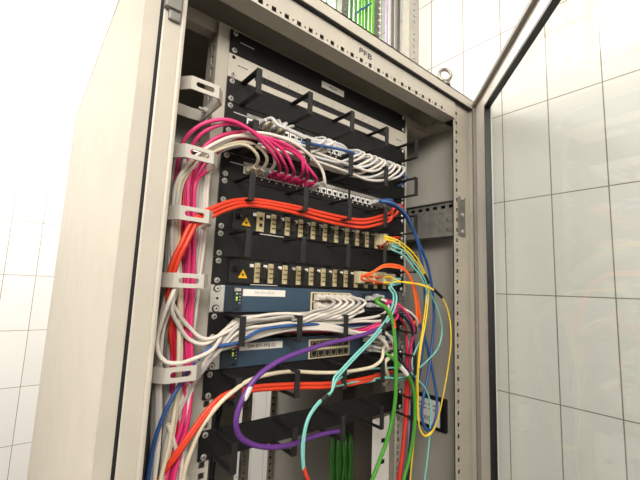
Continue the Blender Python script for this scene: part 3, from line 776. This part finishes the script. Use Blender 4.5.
# lower switch uplinks: white cords going left and up, plus a hanging cluster
for i,(x,zz) in enumerate(((104,-14),(108,-26),(116,-34),(131,-15),(135,-29))):
    z=UZ(13)+zz
    mid=[('p',x+6,-50,z-1),('p',x+2,-62,z+10-i),('p',x-26,-60,-534+2*i),('p',x-80,-52,-522-2*i),('p',-40,-46,-508-2.4*i),('p',-120,-42,-505-3*i),('p',-205,-40,-517-4*i),(214,340+3*i,-36),(202,355+2*i,-40),(188,384,-42),(180,415,-40),(172-i,450,-36),(166-i,486,-34)]
    cord('patch_cable','white',[('p',x,-28,z)]+mid,2.9,'white cord %s in the uplink block of the lower switch'%('topmost left','middle left','bottom left','upper right','lower right')[i].replace(' ',' '),'cable','white cords of the lower switch uplinks',[(x,-9,z,CM['ltgrey'])])
# cream cable from lower switch along under it
cord('patch_cable','cream',[('p',140,-30,UZ(13)-24),(383,351,-66),(382,359,-70),(374,366,-66),(358,370,-58),(335,372.5,-52),(315,372.5,-48),(296,371.5,-46),(280,372.5,-46),(262,376,-50),(246,382,-58),(235,390,-66),(224,399,-66),(211,414,-60),(200,430,-54),(192,449,-48),(186,466,-44),(182,488,-40)],3.3,'thick cream cable sagging under the lower switch and down the left','cable',None,[('p',) and (140,-9,UZ(13)-24,CM['cream'])])
# red pair through the manager below
for i in range(2):
    d=i*3.6
    cord('patch_cable','red',[(393-i*2,372,-16),(384,373+d*.4,-30),(370,377+d*.8,-44),(350,381+d,-46),(325,383.5+d,-46),(300,384+d,-46),(275,385+d,-46),(256,386.5+d,-48),(238,390+d,-54),(222,396+d,-58),(208,409+d,-58),(196,425+d,-56),(184,442+d,-54),(173,458+d*.8,-50),(164,472,-46),(155,492,-40)],3.4,['upper','lower'][i]+' red cord of the pair sweeping down left below the lower switch','cable','red pair under the lower switch')
# teal strands in that manager
cord('fibre_cable','teal',[(333,386,-98),(338,386,-80),(346,384,-56),(360,381,-46),(374,379,-44),(388,377,-44),(400,380,-46),(409,378,-40),(414,370,-24)],1.9,'teal fibre strand running right through the manager under the lower switch','fibre cable')
cord('fibre_cable','teal',[(337,381,-70),(345,375,-56),(356,371,-48),(370,369,-46),(386,368,-48),(400,368,-56),(412,374,-60),(422,386,-58)],1.9,'teal fibre strand passing just below the cream cable','fibre cable')
# purple cable
pu=cord('data_cable','purple',[(393,318,-60),(386,325,-74),(374,331,-80),(352,338,-84),(330,343,-88),(310,349,-92),(290,356,-96),(272,365,-98),(256,378,-100),(246,392,-100),(239,408,-100),(236,422,-98),(239,435,-96),(249,443,-94),(265,447,-90),(282,446.5,-84),(294,444,-72),(304,440,-54),(316,436,-46),(328,433,-44),(340,431,-42)],4.0,'thick purple cable hanging in a big loop across the lower rack')
q=MB(); a=at(249,389,y=-101); b=at(245.5,397,y=-101)
q.tube(catmull([at(250,387,y=-100),a,b,at(244,399,y=-100)],3),4.25,10); q.build('cable_marking',WHITEINK,pu)
# green cables
cord('data_cable','green',[('p',131,-30,UZ(11)-14),(377,302,-72),(386,308,-82),(392,319,-86),(394.5,335,-88),(395.5,355,-88),(396,378,-86),(395,402,-82),(391,425,-76),(385,446,-70),(376,470,-64),(370,488,-60)],4.0,'green cable hanging straight down in front from the upper switch','cable',None,[(131,-9,UZ(11)-12,CM['ltgrey'])])
a=at(393,320,y=-86); b=at(394,328,y=-87.4)
q=MB(); q.tube([a,(a+b)/2+Vector((.5,0,0)),b],4.7,10); tag(q.build('cable_tie',CM['red']),'orange red tape band round the hanging green cable','tape')
g2=cord('data_cable','green',[(384,352,-50),(392,358,-62),(400,366,-68),(407,374,-70),(412,384,-68),(414.5,397,-66),(415,415,-64),(413,438,-60),(409,460,-56),(402,488,-52)],4.0,'green cable with white sleeve dropping beside the right rail')
q=MB(); q.tube([at(400,366,y=-68),at(403.5,370,y=-69),at(407,374.5,y=-70)],4.9,10); o=q.build('sleeve',LABEL,g2); o['label']='white sleeve'
# pink, red and navy cords beside the right rail
cord('patch_cable','pink',[(386,303,-52),(395,303,-68),(404,310,-74),(411,320,-72),(414,332,-60),(411,346,-48),(410,370,-42),(408,400,-38),(406,425,-36),(403,455,-34),(400,488,-32)],3.,'pink cord arching out of the upper switch and down the right rail')
cord('patch_cable','pink',[('p',142,-28,UZ(11)-22),(387,310,-60),(390,316,-64),(386,322,-66),(378,326,-56),(366,330,-40),(350,334,-28)],2.9,'short pink cord tucked behind the hanging green cable')
cord('patch_cable','crimson',[(400,318,-12),(405,326,-26),(407,345,-34),(407,370,-36),(405.5,400,-36),(404,430,-34),(401,460,-32),(397,488,-30)],3.2,'crimson cord hanging along the right rail behind the green cable')
cord('patch_cable','red',[(386,345,-36),(392,348,-50),(397,356,-54),(404,368,-50),(408,384,-44),(407,410,-40),(404,440,-38),(399,488,-36)],3.,'red cord from the lower switch running down the right rail')
cord('patch_cable','navy',[(390,309,-40),(398,312,-58),(406,319,-64),(412,330,-60),(414,350,-46),(414,380,-38),(412,410,-34),(410,440,-32),(407,488,-30)],3.,'navy cord arching out by the upper switch beside the pink one')
cord('patch_cable','navy',[(387,346,-40),(394,352,-54),(402,362,-60),(410,374,-60),(413,390,-54),(412,420,-44),(410,446,-40),(409,488,-36)],3.,'navy cord leaving the lower switch towards the right rail')
cord('patch_cable','white',[(392,304,-48),(402,308,-64),(411,313,-72),(417,320,-72),(416,326,-60),(409,326,-40)],2.4,'short white cord curving round inside the orange fibres')
cord('patch_cable','lilac',[(409,445,-30),(409,420,-32),(410,395,-36),(411,370,-38),(410,350,-36),(406,335,-28)],2.6,'pale lilac cord hanging straight beside the right rail')
# ragged beige boot cluster under the lower switch
cord('patch_cable','cream',[('p',146,-30,UZ(13)-32),('p',150,-52,UZ(13)-38),(385,362,-56),(386,370,-50),(388,377,-40),(384,384,-20)],4.2,'stubby beige boot hanging under the right end of the lower switch','cable',None,[(146,-9,UZ(13)-32,BEIGEP)])
# strands of the bundle that only pass through the left rings
pas=[('navy',(172,172,170,168,165,162,155,150,146),-30,'dark navy cable farthest left in the ringed bundle'),
 ('dgrey',(174,172,171,168,164,161,156,152,149),-34,'dark grey cable behind the white cords in the ringed bundle'),
 ('ltgrey',(180,176,174,172,163,158,157,156,154),-52,'pale grey cable at the front left of the ringed bundle'),
 ('grey',(171,169,167,165,160,156,153,152,150),-40,'grey cable hugging the left frame post'),
 ('dgrey',(178,175,172,170,166,163,161,159,156),-42,'dark grey cable second from the left post in the ringed bundle'),
 ('crimson',(185,183,178,172,174,176,178,172,165),-40,'crimson cable running down the middle of the ringed bundle'),
 ('crimson',(188,186,182,176,176,178,182,175,168),-28,'crimson cable partly hidden by the pink cords in the rings'),
 ('pink',(196,195,192,190,186,188,184,178,170),-24,'pink cable at the back right of the ringed bundle'),
 ('ltgrey',(200,198,196,193,191,191,188,182,176),-18,'pale grey cable at the back right of the ringed bundle')]
for c,us,y,l in pas: cord('data_cable',c,[(us[0]+5,160,y+10)]+strand(us,vs,y),3.1,l)
cord('data_cable','white',[(168,424,-52),(172,436,-50),(176,448,-46),(179,462,-40),(183,474,-32),(188,482,-24)],2.9,'short white cable crossing the bundle at the bottom left')
for i in range(2):
    cord('data_cable','black',[(222-i*3,394,60),(221-i*3,410,62),(218-i*2,426,64),(217-i*4,440,66),(214-i*3,470,66),(212-i*3,492,66)],2.2,['thin black cable hanging in the gap above the lowest manager','second thin black cable hanging behind it in the gap above the lowest manager'][i])
# green coil hanging low in the cabinet
for i in range(14):
    u=330.5+i*1.62; dp=118+9*((i*5)%4); w1=random.uniform(-.5,.5); w2=random.uniform(-.8,.8)
    cord('data_cable','dgreen',[(u+5-i*.5,431.5+(i%3)*1.2,dp+34),(u+1.5-i*.12,437+(i%4),dp+6),(u+w1,449,dp),(u+w2,464,dp),(u+w1-w2,480,dp),(u+w2,497,dp+6)],2.9,
      'dark green cable, %s from the left in the hanging green hank'%ORD[i],'cable','green cable hank low in the cabinet')

# ================================================================ above the cabinet
lad=thing('cable_ladder',(330,330,62),'grey punched cable ladder standing behind the green cables on top','cable ladder')
def channel(u,v,y,w,d,z0,z1,parent,m,name='stile',pitch=24):
    c=at(u,v,y=y); x0=c.x-w/2; A=[0.];holes=set();t=8.
    while t+pitch<z1-z0: A+=[t,t+6]; holes.add((len(A)-2,1)); t+=pitch
    A.append(z1-z0)
    q=MB(); q.perf((x0,y,z0),(0,0,1),(1,0,0),(0,1,0),A,[0,w*.42,w*.58,w],holes,2); q.box(x0,x0+2,y+2,y+d,z0,z1); q.box(x0+w-2,x0+w,y+2,y+d,z0,z1)
    if parent is None: return q.build(name,m)
    return q.build(name,m,parent)
channel(379,30,270,64,30,62,980,lad,GALV); channel(345,15,270,30,30,62,980,lad,GALV)
c0=at(345,15,y=270).x; c1=at(379,30,y=270).x
for z in (160,420,680,930): MB().box(c0,c1,284,292,z,z+14).build('rung',GALV,lad)
o=channel(414,40,70,48,24,62,980,None,mat('rail_zinc',(176,172,162),.5,.3,noise=.06),'perforated_rail',20); tag(o,'pale upright rail with round holes fixed against the tiled wall','rail')
GU=[(351,'dgreen'),(355.5,'green'),(360,'lime'),(363.5,'lime'),(366.5,'green'),(370,'lime'),(373,'lime')]
for i,(u,c) in enumerate(GU):
    y=236+8*(i%3)
    cord('data_cable',c,[('p',at(u,20,y=y).x-2+2*math.sin(i),y,-60),('p',at(u,20,y=y).x,y,70),('p',at(u,20,y=y).x+2*math.sin(i*2),y,300),('p',at(u,0,y=y).x+2*math.cos(i),y,520),('p',at(u,0,y=y).x,y,980)],5.4,'green cable above the cabinet, %s from the left of the bright bunch'%ORD[i],'cable','green cables above the cabinet')
for i,(pts,l) in enumerate(((((326,0,230),(330,12,232),(334,24,234),(337,36,236),('p',at(338,50,y=236).x,236,61)),'thin green cable slanting down above the cabinet, left of the bunch'),(((335.5,-2,226),(336,12,228),(335,24,230),(334,38,234),('p',at(334,52,y=234).x,234,61)),'thin upright green cable above the cabinet, left of the bunch'))):
    cord('data_cable','green',pts,2.6,l)
a=[at(u,v,y=228) for u,v in ((356,14),(360,10),(366,7),(371,3))]
tag(MB().tube(catmull(a,5),3,8).build('cable_tie',CM['blue']),'blue tie wrapped round the green cables above the cabinet','tie')
for i,(u,c) in enumerate(((387,'lilac'),(390,'ltgrey'),(393,'dgrey'),(396,'grey'),(399,'dgrey'),(402,'ltgrey'))):
    y=180+6*(i%2); x=at(u,40,y=y).x
    cord('data_cable',c,[('p',x,y,62),('p',x,y,250),('p',x-3,y,500),('p',x-2,y,980)],4.6,'%s upright cable above the cabinet, %s from the left right of the ladder'%({'lilac':'lilac','ltgrey':'pale grey','dgrey':'dark grey','grey':'grey'}[c],ORD[i]),'cable')

# ================================================================ light
def area(name,loc,rot,sx,sy_,power,col=(1,.96,.905)):
    l=bpy.data.lights.new(name,'AREA'); l.shape='RECTANGLE'; l.size=sx; l.size_y=sy_; l.energy=power; l.color=col
    o=bpy.data.objects.new(name,l); COL.objects.link(o); o.location=W(loc); o.rotation_euler=rot; return o
area('added_front_light',(-1250,-1550,430),(Vector((0,0,-300))-Vector((-1250,-1550,430))).to_track_quat('-Z','Y').to_euler(),1.3,.6,62)  # unseen light, added and aimed to brighten the rack front
area('ceiling_lamp_rear',(120,1080,980),(0,0,0),.6,.4,44)
area('added_side_light',(-1100,300,980),(0,0,0),.5,1.2,24)  # unseen light added to whiten the left side panel and door
w=bpy.data.worlds.new('world'); SC.world=w; w.use_nodes=True
w.node_tree.nodes['Background'].inputs[0].default_value=(1,.95,.88,1); w.node_tree.nodes['Background'].inputs[1].default_value=.10
SC.view_settings.view_transform='Standard'; SC.view_settings.look='None'; SC.view_settings.gamma=1; SC.view_settings.exposure=-.2
SC.view_settings.use_curve_mapping=False
SC.cycles.use_denoising=True
SC.cycles.max_bounces=10
SC.cycles.sample_clamp_indirect=6
